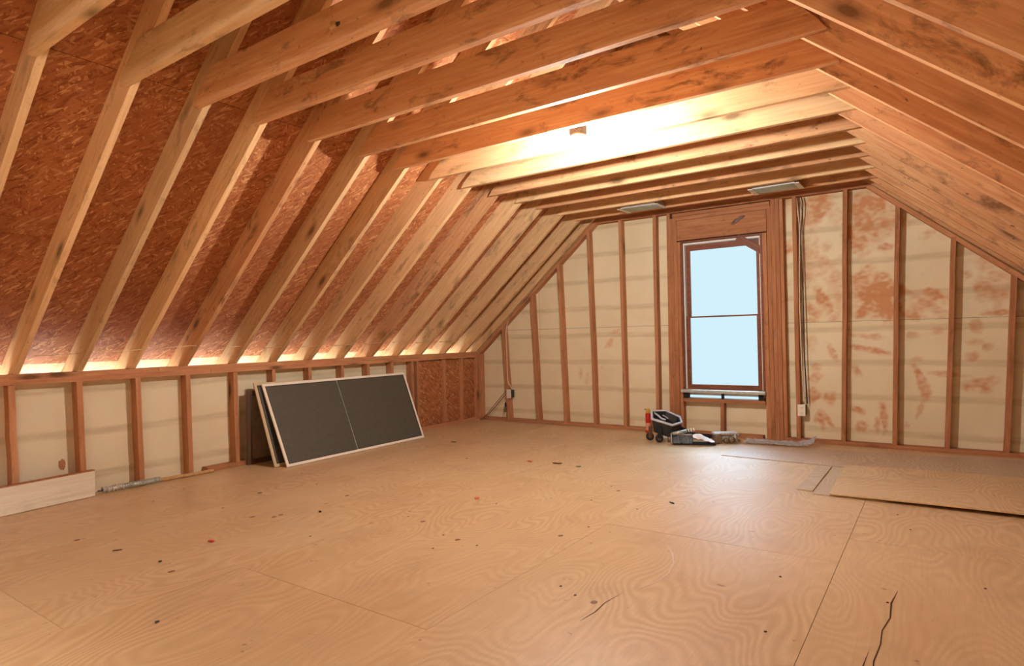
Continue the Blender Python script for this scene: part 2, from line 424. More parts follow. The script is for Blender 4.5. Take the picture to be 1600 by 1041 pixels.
for y in studs_l:
    yb = bots.get(y, y); zb = .0395 if (2.86 < y < 3.2 or y > 5.3) else .001
    board('stud', (XL-.0445, yb, zb), (XL-.0445, y, SZ), .038, .089, (1, 0, 0), STUD, wl, .002)
# foam boards behind the studs (butt joints hidden behind studs), strand board near the gable
for y0, y1 in ((YF, .715), (.715, 1.905), (1.905, 3.13), (3.13, 4.34), (4.34, 5.47)):
    box('foam_board', FX-.026, FX-.001, y0+.001, y1-.001, 0.0, .872, FOAM, wl)
for y0, y1 in ((5.512, 5.965), (6.006, 6.675)):
    b_ = board('strand_board_panel', (-5.262, (y0+y1)/2, .04), (-5.262, (y0+y1)/2, SZ-.01), y1-y0, .012, (1, 0, 0), OSB, wl, 0, 1)
box('foam_board', FX-.026, FX-.001, 5.472, YB+.09, 0.0, .872, FOAM, wl)
board('stud', (XL-.026, 6.655, .0395), (XL-.026, 6.655, SZ), .045, .052, (1, 0, 0), STUD, wl, .001)

# right knee wall and the gable behind the camera, simpler but whole
wr = struct('wall_right')
board('top_plate', (XR+.0445, YF, KZ-.019), (XR+.0445, YB, KZ-.019), .089, .038, (0, 0, 1), STUD, wr, .002)
board('bottom_plate', (XR+.0445, YF, .0195), (XR+.0445, YB, .0195), .089, .038, (0, 0, 1), STUD, wr, .001)
for y in RY: board('stud', (XR+.0445, y, .0395), (XR+.0445, y, KZ-.039), .038, .089, (1, 0, 0), STUD, wr)
box('foam_board', XR+.090, XR+.115, YF-.1, YB+.1, 0, .872, FOAM, wr)
def gable_poly(x0, x1, z0, z1, up=0.0):
    """the part of a rectangle that lies under the roof line raised by up"""
    n = 24; pts = [(x0, z0), (x1, z0)]; top = []
    xs = sorted({x0, x1, RX} | {x0+(x1-x0)*i/n for i in range(n+1)})
    for x in reversed([x for x in xs if x0 <= x <= x1]): top.append((x, max(z0+.0001, min(z1, roof_z(x)+up))))
    return pts + top
wf = struct('wall_front')
prism('foam_board', gable_poly(XL-.1, XR+.1, 0, 9, .2), YF-.115, YF-.09, FOAM, wf, 0, (0, 0))
for k in range(15):
    x = -4.8 + k*.406
    board('stud', (x, YF-.0445, .039), (x, YF-.0445, roof_z(x)-.01), .038, .089, (0, 1, 0), STUD, wf)
board('bottom_plate', (XL, YF-.0445, .0195), (XR, YF-.0445, .0195), .089, .038, (0, 0, 1), STUD, wf)

# ------------------------------------------------------------------ gable wall with the window
wb = struct('wall_back')
SY = YB + .0445                     # centre of the studs in y
GY = YB + .089                      # face of the foam
T38 = .038
def zs(x): return min(TZ+.0, roof_z(x)-.041)
studs_b = [(-4.723, -4.794), (-4.26, -4.326), (-3.854, -3.915), (-3.445, -3.491), (-3.053, -3.065), (-2.652, -2.639),
           (-1.182, -1.171), (-.785, -.716), (-.366, -.292), (.03, .12), (.443, .53), (.86, .92)]
for xb, xt in studs_b:
    board('stud', (xb, SY, .0385), (xt, SY, zs(xt)+.004), T38, .089, (0, 1, 0), STUD if xb < -1.2 else TRIM, wb, .003, 7)
board('stud', (XL+.02, SY, .0385), (XL+.02, SY, .90), T38, .089, (0, 1, 0), STUD, wb, .001)
# bottom plate, top plate under the ties, sloping plates under the end rafters
board('bottom_plate', (XL, SY, .0195), (-2.51, SY, .0195), .089, .037, (0, 0, 1), STUD, wb, .001)
board('bottom_plate', (-1.31, SY, .0195), (XR, SY, .0195), .089, .037, (0, 0, 1), TRIM, wb, .001)
board('bottom_plate', (-2.33, SY, .0195), (-1.52, SY, .0195), .089, .037, (0, 0, 1), TRIM, wb, .001)
board('top_plate', (TXL+.02, SY, TZ+.019), (TXR-.02, SY, TZ+.019), .089, .038, (0, 0, 1), TRIM, wb, .002)
board('top_plate', (TXL, SY, TZ+.0575), (TXR, SY, TZ+.0575), .089, .038, (0, 0, 1), TRIM, wb, .002)
nl = Vector((SL, 0, -1)).normalized(); nr = Vector((-SR, 0, -1)).normalized()
board('sloping_plate', Vector((XL, SY, KZ))+nl*.0195, Vector((TXL+.04, SY, roof_z(TXL+.04)))+nl*.0195, .089, .037, nl, STUD, wb, .002)
board('sloping_plate', Vector((XR, SY, KZ+.0))+nr*.0195, Vector((TXR-.04, SY, roof_z(TXR-.04)))+nr*.0195, .089, .037, nr, STUD, wb, .002)
# foam boards: lower and upper course, joint at 1.2 m, opening for the window
SEAM = 1.195
def strip(x0, x1, z0, z1, m=FOAM): return prism('foam_board', gable_poly(x0, x1, z0, z1, .15), GY, GY+.025, m, wb, 0, ((x0+x1)/2, (z0+z1)/2))
for x0, x1 in ((XL-.1, -4.26), (-4.26, -3.06), (-3.06, -2.35)):
    if x0 > -3.1: pass
WX0, WX1, WZ0, WZ1 = -2.335, -1.505, .47, 2.12     # clear opening in the framing

STAINS= [(-0.532,2.31,0.147,0.134,0.0,0.8),(-0.583,2.128,0.123,0.188,20.0,0.7),(-0.634,1.97,0.086,0.107,0.0,0.6),(-0.459,1.442,0.147,0.188,-10.0,1.0),(-0.573,1.53,0.098,0.134,0.0,0.7),(-0.394,1.278,0.098,0.08,0.0,0.9),(-0.216,1.244,0.098,0.038,20.0,0.6),(-0.509,1.283,0.147,0.067,0.0,0.8),(-0.97,2.373,0.123,0.121,0.0,0.6),(-1.037,2.241,0.074,0.107,0.0,0.5),(-1.057,1.959,0.074,0.094,0.0,0.4),(-1.062,1.761,0.074,0.161,0.0,0.4),(-0.959,1.752,0.074,0.08,0.0,0.4),(-0.942,1.414,0.044,0.121,-30.0,0.7),(-0.403,1.878,0.054,0.038,0.0,0.6),(-1.257,2.414,0.029,0.054,0.0,0.5),(-0.048,1.984,0.061,0.021,-10.0,0.4),(-0.039,1.417,0.111,0.038,25.0,0.6),(-0.169,1.399,0.098,0.027,35.0,0.5),(-0.084,1.317,0.147,0.032,30.0,0.5),(0.02,1.26,0.037,0.021,0.0,0.4),(0.202,1.591,0.029,0.048,-20.0,0.6),(0.38,1.565,0.039,0.032,0.0,0.6),(0.309,1.446,0.049,0.067,0.0,0.5),(0.401,1.232,0.074,0.027,0.0,0.6),(0.393,1.711,0.074,0.067,0.0,0.5),(0.262,1.126,0.044,0.048,0.0,0.4),(-0.584,1.048,0.123,0.021,8.0,0.4),(-0.491,1.041,0.034,0.027,0.0,0.5),(-0.564,0.92,0.147,0.027,12.0,0.6),(-0.878,0.909,0.025,0.08,-25.0,0.5),(-1.054,0.995,0.049,0.067,0.0,0.3),(-0.209,1.048,0.044,0.032,0.0,0.4),(-0.663,0.717,0.034,0.054,-20.0,0.5),(-1.023,0.642,0.069,0.048,-15.0,0.5),(-0.163,0.697,0.029,0.107,-25.0,0.6),(-0.123,0.542,0.034,0.08,-10.0,0.6),(0.008,0.699,0.123,0.021,6.0,0.5),(0.172,0.677,0.037,0.016,0.0,0.3),(-1.04,0.472,0.054,0.054,0.0,0.7),(-0.909,0.435,0.049,0.059,0.0,0.7),(-0.983,0.207,0.025,0.094,-10.0,0.7),(-0.932,0.238,0.02,0.08,-35.0,0.6),(-1.02,0.261,0.02,0.067,20.0,0.5),(-0.159,0.373,0.02,0.075,20.0,0.5),(-0.643,0.331,0.054,0.032,25.0,0.6),(-0.632,0.187,0.044,0.054,0.0,0.6),(-0.505,0.209,0.025,0.054,0.0,0.7),(-0.451,0.265,0.025,0.121,-5.0,0.7),(-0.272,0.21,0.025,0.032,0.0,0.5),(0.27,0.616,0.123,0.048,-10.0,0.6),(0.329,0.606,0.054,0.059,0.0,0.7),(0.236,0.852,0.044,0.038,0.0,0.4),(0.337,0.939,0.034,0.032,0.0,0.4),(0.239,0.977,0.074,0.027,0.0,0.3),(-0.026,1.083,0.044,0.038,0.0,0.3),(-0.182,0.827,0.044,0.027,0.0,0.3),(-1.008,0.74,0.039,0.038,0.0,0.4),(-3.189,1.157,0.067,0.016,-20,0.35),(-3.26,1.034,0.067,0.027,-60,0.35),(-3.674,0.655,0.022,0.067,0,0.3),(-3.586,0.592,0.022,0.067,10,0.25),(-3.378,0.722,0.016,0.013,0,0.5),(-3.017,0.085,0.04,0.027,0,0.3),(-3.33,0.973,0.022,0.022,0,0.3)]
def stain_at(x, z):
    s = 0.0
    n1 = noise.noise((x*3.1, z*3.1, 1.7)); n2 = noise.noise((x*9, z*9, 4.1)); n3 = noise.noise((x*28, z*28, 7.7))
    for cx, cz, rx, rz, a, w in STAINS:
        dx, dz = x-cx, z-cz
        if abs(dx) > .45 or abs(dz) > .45: continue
        t = math.radians(a); u = dx*math.cos(t)-dz*math.sin(t); v = dx*math.sin(t)+dz*math.cos(t)
        q = math.sqrt((u/rx)**2+(v/rz)**2) + n2*.6 + n3*.35
        s = max(s, min(1, w*1.2)*max(0, min(1, (1.42-q)*1.6)))
    if z > SEAM and x > -1.3: s = max(s, max(0, min(.6, (n1+.12)*.9+n2*.7-.10+(z-1.9)*.15)))
    n4 = noise.noise((x*22+9, z*34+5, 3.3)); n5 = noise.noise((x*6+3, z*6+8, 9.1)); s *= max(.15, .78+n4*.7+n5*.6)
    return max(0, s)
def stained(x0, x1, z0, z1, step=.014):
    nx = max(2, int((x1-x0)/step)); bm = bmesh.new(); lay = bm.verts.layers.float.new('stain')
    nzs = max(2, int((z1-z0)/step)); grid = []
    for i in range(nx+1):
        x = x0+(x1-x0)*i/nx; top = max(z0+.001, min(z1, roof_z(x)+.15)); col = []
        for j in range(nzs+1):
            z = z0+(top-z0)*j/nzs; v = bm.verts.new((x, GY, z)); v[lay] = stain_at(x, z); col.append(v)
        grid.append(col)
    for i in range(nx):
        for j in range(nzs): bm.faces.new((grid[i][j], grid[i+1][j], grid[i+1][j+1], grid[i][j+1]))
    me = bpy.data.meshes.new('foam_board'); bm.to_mesh(me); bm.free()
    return link('foam_board', me, FOAM_ST, wb)
for x0, x1 in ((-1.46, .80),):
    stained(x0, x1, 0, SEAM-.0015); stained(x0, x1, SEAM+.0015, 2.62)
for x0, x1 in ((-4.258, -3.062), (-3.058, -2.36)):
    stained(x0, x1, 0, SEAM+.0135, .022); stained(x0, x1, SEAM+.0165, 2.62, .022)
strip(XL-.1, -4.262, 0, SEAM+.0135); strip(XL-.1, -4.262, SEAM+.0165, 2.62)
strip(.803, XR+.1, 0, SEAM); strip(.803, XR+.1, SEAM+.002, 2.62)
strip(-2.358, -1.462, 0, .40); strip(-2.358, -1.462, 2.14, 2.62)
prism('foam_board', gable_poly(-4.0, 0.1, 2.622, 9, .15), GY, GY+.025, FOAM, wb, 0, (-2, 3))
prism('siding', gable_poly(XL-.2, -2.36, 0, 9, .17), GY+.03, GY+.05, FELT, wb, 0, (-2, 3))
prism('siding', gable_poly(-1.46, XR+.2, 0, 9, .17), GY+.03, GY+.05, FELT, wb, 0, (-2, 3))
prism('siding', gable_poly(-2.36, -1.46, 0, .40, .17), GY+.03, GY+.05, FELT, wb, 0, (-2, 3))
prism('siding', gable_poly(-2.36, -1.46, 2.16, 9, .17), GY+.03, GY+.05, FELT, wb, 0, (-2, 3))
# studs packed around the window
for i, x in enumerate((-2.487, -2.447, -2.407)): board('jack_stud', (x-.003, SY-.002*i, .001), (x+(.012 if i == 0 else .006), SY-.002*i, TZ if i < 1 else TZ-.06), T38, .089, (0, 1, 0), TRIM, wb, .0015)
board('jack_stud', (-2.368, SY+.004, .039), (-2.368, SY+.004, 2.13), T38-.002, .085, (0, 1, 0), TRIM, wb, .0015)
for i, x in enumerate((-1.338, -1.378, -1.418)): board('jack_stud', (x, SY-.003*(i % 2), .001), (x+.004, SY-.003*(i % 2), TZ if i < 2 else TZ-.06), T38, .089, (0, 1, 0), TRIM, wb, .0015)
board('jack_stud', (-1.462, SY+.004, .001), (-1.462, SY+.004, 2.13), .042, .085, (0, 1, 0), TRIM, wb, .0015)
board('jack_stud', (-1.300, SY+.010, .001), (-1.298, SY+.010, TZ), .034, .085, (0, 1, 0), TRIM, wb, .0015)
board('header_beam', (-2.385, SY+.006, 2.258), (-1.440, SY+.006, 2.258), .080, .225, (0, 0, 1), TRIM, wb, .001)
board('header_plate', (-2.425, SY-.002, 2.391), (-1.400, SY-.002, 2.391), .089, .038, (0, 0, 1), TRIM, wb, .001)
board('header_plate', (-2.425, SY-.003, 2.43), (-1.400, SY-.003, 2.43), .089, .036, (0, 0, 1), TRIM, wb, .001)
board('sill_plate', (-2.345, SY, .379), (-1.487, SY, .379), .089, .036, (0, 0, 1), TRIM, wb, .001)
board('cripple_stud', (-1.932, SY, .039), (-1.925, SY, .36), T38, .089, (0, 1, 0), TRIM, wb, .001)

# ------------------------------------------------------------------ window
w1 = struct('window_1', ((WX0+WX1)/2, YB+.06, WZ0))
def wbox(name, x0, x1, y0, y1, z0, z1, m, p=w1, bev=.0015):
    o = box(name, x0, x1, y0, y1, z0, z1, m, p, bev)
    if p is not w1: o.location -= Vector(w1.location)
    return o
FY0, FY1 = YB+.012, YB+.135
wbox('window_frame', -2.349, -2.331, FY0, FY1, .43, 2.135, SASHW)
wbox('window_frame', -1.508, -1.486, FY0, FY1, .43, 2.135, SASHW)
wbox('window_frame', -2.331, -1.508, FY0, FY1, 2.117, 2.135, SASHW)
wbox('window_stop', -2.331, -2.315, YB+.05, YB+.10, .50, 2.117, PLASTERW)
wbox('window_stop', -2.315, -1.524, YB+.05, YB+.10, 2.095, 2.117, PLASTERW)
wbox('window_stop', -1.524, -1.508, YB+.05, YB+.10, .50, 2.117, PLASTERW)
wbox('window_sill', -2.365, -1.480, YB-.035, YB+.085, .462, .497, GALV, bev=.006)
wbox('sill_flashing', -2.331, -1.508, YB+.09, YB+.13, .430, .462, PLASTERW)
wbox('sill_block', -2.349, -2.30, YB+.005, YB+.085, .40, .459, FELT)
wbox('sill_block', -1.56, -1.486, YB+.02, YB+.085, .40, .459, FELT)
wbox('sill_block', -1.94, -1.925, YB+.02, YB+.085, .40, .459, FELT)
def sash(x0, x1, z0, z1, y, st, rb, rt):
    e = bpy.data.objects.new('sash', None); C.objects.link(e); e.parent = w1; e.location = (0, 0, 0)
    for a in ((x0, x0+st, z0, z1), (x1-st, x1, z0, z1)): wbox('stile', a[0], a[1], y-.017, y+.017, a[2], a[3], SASHW, e)
    wbox('rail', x0+st, x1-st, y-.017, y+.017, z0, z0+rb, SASHW, e)
    wbox('rail', x0+st, x1-st, y-.017, y+.017, z1-rt, z1, SASHW, e)
    wbox('pane', x0+st-.004, x1-st+.004, y-.002, y+.002, z0+rb-.004, z1-rt+.004, GLASS, e, 0)
sash(-2.314, -1.525, 1.285, 2.094, YB+.112, .040, .016, .060)
sash(-2.314, -1.525, .498, 1.300, YB+.072, .040, .052, .016)
tp = thing('scrap_board', 'short brown scrap board nailed diagonally across the top right window corner', 'board', (-1.60, YB+.035, 2.06))
_bd = board('board', (-1.735, YB+.028, 2.118), (-1.495, YB+.028, 1.955), .070, .018, (0, -1, 0), SASHW, None, .001, 3)
_bd.location -= Vector(tp.location); _bd.parent = tp
# narrow gutter of daylight under the sill shows between blocks

# ------------------------------------------------------------------ ceiling: rafters, ties, ridge board, sheathing
ce = struct('ceiling')
EX_L, EX_R = -5.80, 1.88
cl_, cr_ = math.cos(math.atan(SL)), math.cos(math.atan(SR))
VD_L, VD_R = RD/cl_, RD/cr_           # vertical depth of a rafter
def rafters(y, pm=PINE):
    z0 = KZ - SL*0; e = .0005
    f = lambda x: KZ + SL*(x-XL)
    xr = RX-.020
    poly = [(EX_L, f(EX_L)), (XL-.091, f(XL-.091)), (XL-.091, KZ+.001), (XL, KZ+.001), (xr, f(xr)), (xr, f(xr)+VD_L), (EX_L, f(EX_L)+VD_L)]
    prism('rafter', poly, y-TH/2, y+TH/2, pm, ce, math.atan(SL), ((EX_L+xr)/2, f((EX_L+xr)/2)))
    h = lambda x: TZ - SR*(x-TXR)
    xr = RX+.020
    zr = h(XR)
    poly = [(EX_R, h(EX_R)), (EX_R, h(EX_R)+VD_R), (xr, h(xr)+VD_R), (xr, h(xr)), (XR, max(zr, KZ+.001)), (XR+.091, KZ+.001), (XR+.091, h(XR+.091))]
    prism('rafter', poly, y-TH/2, y+TH/2, PINE_RED if y > 2 else pm, ce, -math.atan(SR), ((EX_R+xr)/2, h((EX_R+xr)/2)))
for i, y in enumerate(RY): rafters(y, PINE if i % 5 else PINE_RED)
rafters(6.655-.004)
# ties nailed to the near face of each rafter
TIE_L = {1.12: -3.40, 2.275: -3.443, 3.536: -3.50, 3.937: -3.49, 4.342: -3.47, 4.755: -3.47}
for i, y in enumerate(RY):
    y1 = y-TH/2-.0008; y0 = y1-TH
    xl = TIE_L.get(y, TXL)-.03
    cut = .10
    poly = [(xl, TZ), (TXR+.10, TZ-.0), (TXR+.10-.04, TZ+.06), (TXR-.05, TZ+RD), (xl+RD/SL*.95, TZ+RD), (xl+.03, TZ+.045)]
    prism('ceiling_tie', poly, y0, y1, PINE_RED if 1.6 < y < 3.6 or y > 4.6 and i % 2 else PINE, ce, 0, (-2, TZ))
# ridge board
board('ridge_board', (RX, YF, RZ+.10), (RX, YB, RZ+.10), .038, .235, (0, 0, 1), PINE, ce, .001, 8)
# sheathing in staggered 4x8 strand boards, 3 mm joints, felt behind
def panel(side, s0, s1, y0, y1, m=OSB):
    sl, x0, z0, d = (SL, EX_L, KZ+SL*(EX_L-XL)+VD_L, 1) if side == 'l' else (SR, EX_R, TZ-SR*(EX_R-TXR)+VD_R, -1)
    c = math.cos(math.atan(sl)); sn = math.sin(math.atan(sl))
    X = Vector((d*c, 0, sn)); Nn = Vector((-d*sn, 0, c)); o = Vector((x0, 0, z0))
    ctr = o + X*(s0+s1)/2 + Nn*.0075; ctr.y = (y0+y1)/2
    bm = bmesh.new(); w, l = (s1-s0)/2-.0015, (y1-y0)/2-.0015
    box_bm(bm, -l, l, -w, w, -.006, .006)
    Y = X if True else X
    Xa = Vector((0, 1, 0)); Za = Xa.cross(Y)
    mw = Matrix((Xa, Y, Za)).transposed().to_4x4(); mw.translation = ctr
    return link('sheathing_panel', mesh_of(bm), m, ce, mw)
for side, tot in (('l', (RX-EX_L)/cl_+.12), ('r', (EX_R-RX)/cr_+.12)):
    s = [0, .49, 1.71, 2.93, 4.15, tot]
    s = [v for v in s if v < tot-.05]+[tot]
    for r in range(len(s)-1):
        off = 1.22 if r % 2 else 0
        ys = [YF-.12] + [v for v in (.31-off+2.44*k for k in range(0, 5)) if YF+.1 < v < YB] + [YB+.15]
        for a, b_ in zip(ys, ys[1:]): panel(side, s[r], s[r+1], a, b_, OSB_PALE if r == 0 else OSB)
for side in 'lr':
    if side == 'l': poly = [(EX_L-.02, KZ+SL*(EX_L-XL)+VD_L-.0), (RX, KZ+SL*(RX-XL)+VD_L), (RX, KZ+SL*(RX-XL)+VD_L+.03), (EX_L-.02, KZ+SL*(EX_L-XL)+VD_L+.03)]; up = .022
    else:
        h = lambda x: TZ - SR*(x-TXR)+VD_R
        poly = [(RX, h(RX)), (EX_R+.02, h(EX_R)), (EX_R+.02, h(EX_R)+.03), (RX, h(RX)+.03)]; up = .022
    poly = [(x, z+up) for x, z in poly]
    prism('roofing_felt', poly, YF-.14, YB+.17, FELT, ce, 0, (0, 0))
# eaves: soffit board and fascia close the space behind the knee walls
box('fascia', EX_L-.035, EX_L-.005, YF-.12, YB+.15, .55, .72, SOFFIT, ce)
box('soffit', EX_L-.035, FX-.03, YF-.12, YB+.15, .535, .55, SOFFIT, ce)
box('fascia', EX_R+.005, EX_R+.035, YF-.12, YB+.15, .40, .72, SOFFIT, ce)
box('soffit', XR+.12, EX_R+.035, YF-.12, YB+.15, .385, .40, SOFFIT, ce)
# wire pins sticking out of the rafters low down
for x, y, z in [(-5.097, 1.892, 1.06), (-4.982, 2.256, 1.077), (-5.005, 2.667, 1.097), (-5.082, 3.108, 1.083), (-5.076, 3.517, 1.068), (-5.059, 3.918, 1.071), (-5.045, 4.323, 1.075), (-5.05, 4.736, 1.085), (-5.04, 5.142, 1.096), (-5.049, 5.532, 1.082), (-5.074, 5.971, 1.083)]:
    tube('wire_pin', [(x, y+.001, z), (x-.07, y-.18, z-.01), (x-.02, y-(.30 if y < 3.2 else .20), z-.004+random.uniform(-.02, .01))], .0032, PIN, ce, 6)

# a raised pale knot on the second tie, a mud spot on the left foam, a dark patch on the header
KNOB, SPOT = [-2.249, 1.853, 2.55], [-5.306, 1.819, 0.246]
def blob(name, m, parent, loc, rx, rz_, depth, ax, seedv):
    bm = bmesh.new(); bmesh.ops.create_icosphere(bm, subdivisions=3, radius=1)
    for v in bm.verts:
        n = 1+.45*noise.noise(v.co*1.6+Vector((seedv, 0, 0))); v.co *= n
        v.co = Vector((v.co.x*rx, v.co.y*depth, v.co.z*rz_)) if ax == 'y' else Vector((v.co.x*depth, v.co.y*rx, v.co.z*rz_))
    o = obj(name, bm, m, parent, True); o.location = Vector(loc)-Vector(parent.location); return o
blob('raised_knot', PALE, ce, KNOB, .024, .020, .010, 'y', 3)
blob('knot_shadow', SLOT, ce, (KNOB[0]+.032, KNOB[1]+.003, KNOB[2]-.002), .020, .014, .006, 'y', 5)  # dark blob painted as the shadow beside the raised knot
blob('mud_spot', STUD, wl, (-5.3062, SPOT[1], SPOT[2]), .022, .035, .0012, 'x', 7)
blob('dark_stain', FRAME_BR, wb, (-1.72, YB+.0100, 2.30), .075, .020, .0012, 'y', 9).rotation_euler = (0, -.5, 0)

# ------------------------------------------------------------------ light bulbs
GLOW = plain('glowing_bulb_glass', (1, 1, 1, 1), .3, emit=(1.0, .97, .90, 1), es=BULB_POWER*.05)
GLOW_SOFT = plain('glowing_frosted_glass', (1, 1, 1, 1), .3, emit=(1.0, .98, .93, 1), es=BULB_POWER*.0028)
def bulb(x, y, label, glow=GLOW, k=1.0):
    t = thing('light_bulb', label, 'light', (x, y, TZ))
    bm = bmesh.new(); box_bm(bm, -.045, .045, -.042, .040, -.022, .040, .004); obj('junction_box', bm, SLOT, t)
    bm = bmesh.new(); lathe_bm(bm, [(.052, -.0225), (.056, -.027), (.056, -.036), (.042, -.042), (.030, -.048), (.027, -.066), (.020, -.066)], 28)
    obj('lampholder', bm, WHITE, t, True)
    bm = bmesh.new(); lathe_bm(bm, [(.013, -.067), (.014, -.084), (.020, -.098), (.028, -.114), (.030, -.130), (.026, -.146), (.015, -.157), (.004, -.160)], 28)
    for v in bm.verts: v.co.x *= k; v.co.y *= k
    o = obj('bulb_glass', bm, glow, t, True)
    return t
bulb(-1.935, 3.601, 'bare glowing light bulb in a white holder under the ceiling ties')
bulb(-1.935, -.03, 'second bare light bulb under the ties behind the camera', GLOW_SOFT, 1.9)

# ------------------------------------------------------------------ two ribbed fixtures between the last ties
def fixture(x, y, label, w):
    t = thing('metal_fixture', label, 'fixture', (x, y, TZ), 0, None)
    bm = bmesh.new(); L, D = w, .125
    # shallow pan with flanged ends
    for sx in (-1, 1): box_bm(bm, sx*L-(.012 if sx > 0 else 0), sx*L+(.012 if sx < 0 else 0), -D, D, -.004, .050)
    box_bm(bm, -L, L, -D, -D+.008, -.004, .045); box_bm(bm, -L, L, D-.008, D, -.004, .045)
    box_bm(bm, -L, L, -D, D, .045, .050)
    obj('pan', bm, LIGHTGREY, t)
    bm = bmesh.new(); n = 10
    for k in range(n):
        y0 = -D+.012 + (2*D-.024)*k/n; dy = (2*D-.024)/n
        tube_bm(bm, [(-L+.014, y0+dy/2, .004), (L-.014, y0+dy/2, .004)], dy*.48, 8)
    obj('ribbed_lens', bm, RIBBED, t, True)
    for sx in (-1, 1):
        bm = bmesh.new(); box_bm(bm, sx*(L+.006)-.022, sx*(L+.006)+.022, -D-.012, D+.012, -.010, -.004, .001); obj('end_flange', bm, WHITE, t)
    return t
fixture(-2.57, 6.175, 'ribbed grey metal fixture under the last ties, left above the window', .20)
fixture(-1.235, 6.175, 'ribbed grey metal fixture under the last ties, right above the window', .195)

# ------------------------------------------------------------------ outlets and cables
def outlet(x, z, label):
    t = thing('power_outlet', label, 'outlet', (x, YB-.001, z))
    bm = bmesh.new(); box_bm(bm, -.030, .030, 0, .075, -.050, .050, .003); obj('box', bm, SLOT, t).location = (.006, .001, 0)
    bm = bmesh.new(); box_bm(bm, -.036, .036, -.006, 0, -.058, .058, .003); obj('cover_plate', bm, PLASTIC, t)
    for s in (-1, 1):
        bm = bmesh.new(); box_bm(bm, -.016, .016, -.009, -.005, s*.026-.014, s*.026+.014, .003); f = obj('socket', bm, PLASTIC, t)
        for dx in (-.006, .006):
            bm = bmesh.new(); box_bm(bm, dx-.0012, dx+.0012, -.0098, -.0085, s*.026-.005, s*.026+.005); obj('slot', bm, SLOT, f)
    return t
outlet(-1.148, .322, 'white power outlet on the stud right of the window')
outlet(-4.712, .365, 'white power outlet on the short stud in the left corner')
def cable(pts, r, m, label, name='electric_cable', cat='cable'):
    P = [Vector(p) for p in pts]; out = []
    for i in range(len(P)-1):
        p0, p1, p2, p3 = P[max(i-1, 0)], P[i], P[i+1], P[min(i+2, len(P)-1)]
        for k in range(6):
            t = k/6; out.append(.5*((2*p1)+(-p0+p2)*t+(2*p0-5*p1+4*p2-p3)*t*t+(-p0+3*p1-3*p2+p3)*t**3))
    out.append(P[-1]); o = tube(name, out, r, m, None, 8); return tag(o, label, cat)
cable([(-1.150, YB+.03, 2.45), (-1.135, YB-.006, 2.30), (-1.128, YB+.02, 2.1), (-1.14, YB+.005, 1.6), (-1.145, YB+.03, 1.1), (-1.138, YB+.02, .75), (-1.13, YB+.03, .385)], .0055, CABLE_W, 'white cable running down the stud right of the window')
cable([(-1.105, YB+.03, 2.45), (-1.095, YB+.03, 2.35), (-1.115, YB+.03, 2.12), (-1.118, YB+.02, 1.9), (-1.112, YB+.03, 1.25), (-1.112, YB+.02, .85), (-1.10, YB+.04, .385)], .0055, CABLE_K, 'black cable beside the white cable on the stud right of the window')
cable([(-4.64, YB+.02, 1.43), (-4.70, YB+.0, 1.33), (-4.735, YB-.004, 1.18), (-4.728, YB-.006, .83), (-4.722, YB-.006, .55), (-4.690, YB+.004, .47), (-4.690, YB+.03, .43)], .006, CABLE_W, 'white cable looping down to the outlet in the left corner')
cable([(-4.745, YB-.002, .41), (-4.89, YB-.02, .262), (-5.06, YB-.03, .085), (-5.17, YB-.035, .008)], .005, CORD_BR, 'brown cord slanting from the corner outlet to the floor, upper of two')
cable([(-4.745, YB-.012, .365), (-4.88, YB-.05, .215), (-5.02, YB-.06, .085), (-5.15, YB-.075, .007)], .005, CORD_BR, 'brown cord slanting from the corner outlet to the floor, lower of two')
t = thing('hanging_plug', 'small dark plug hanging beside the stud in the left corner', 'plug', (-4.775, YB-.01, .17))
bm = bmesh.new(); lathe_bm(bm, [(.004, .0), (.012, .01), (.014, .04), (.008, .062), (.004, .066)], 10); obj('plug_body', bm, RUBBER, t, True).location = (.012, 0, .02)
bm = bmesh.new(); lathe_bm(bm, [(.004, -.05), (.011, -.045), (.012, -.01), (.005, .022)], 10); obj('cord_end', bm, BRONZE, t, True).location = (.0, 0, 0)

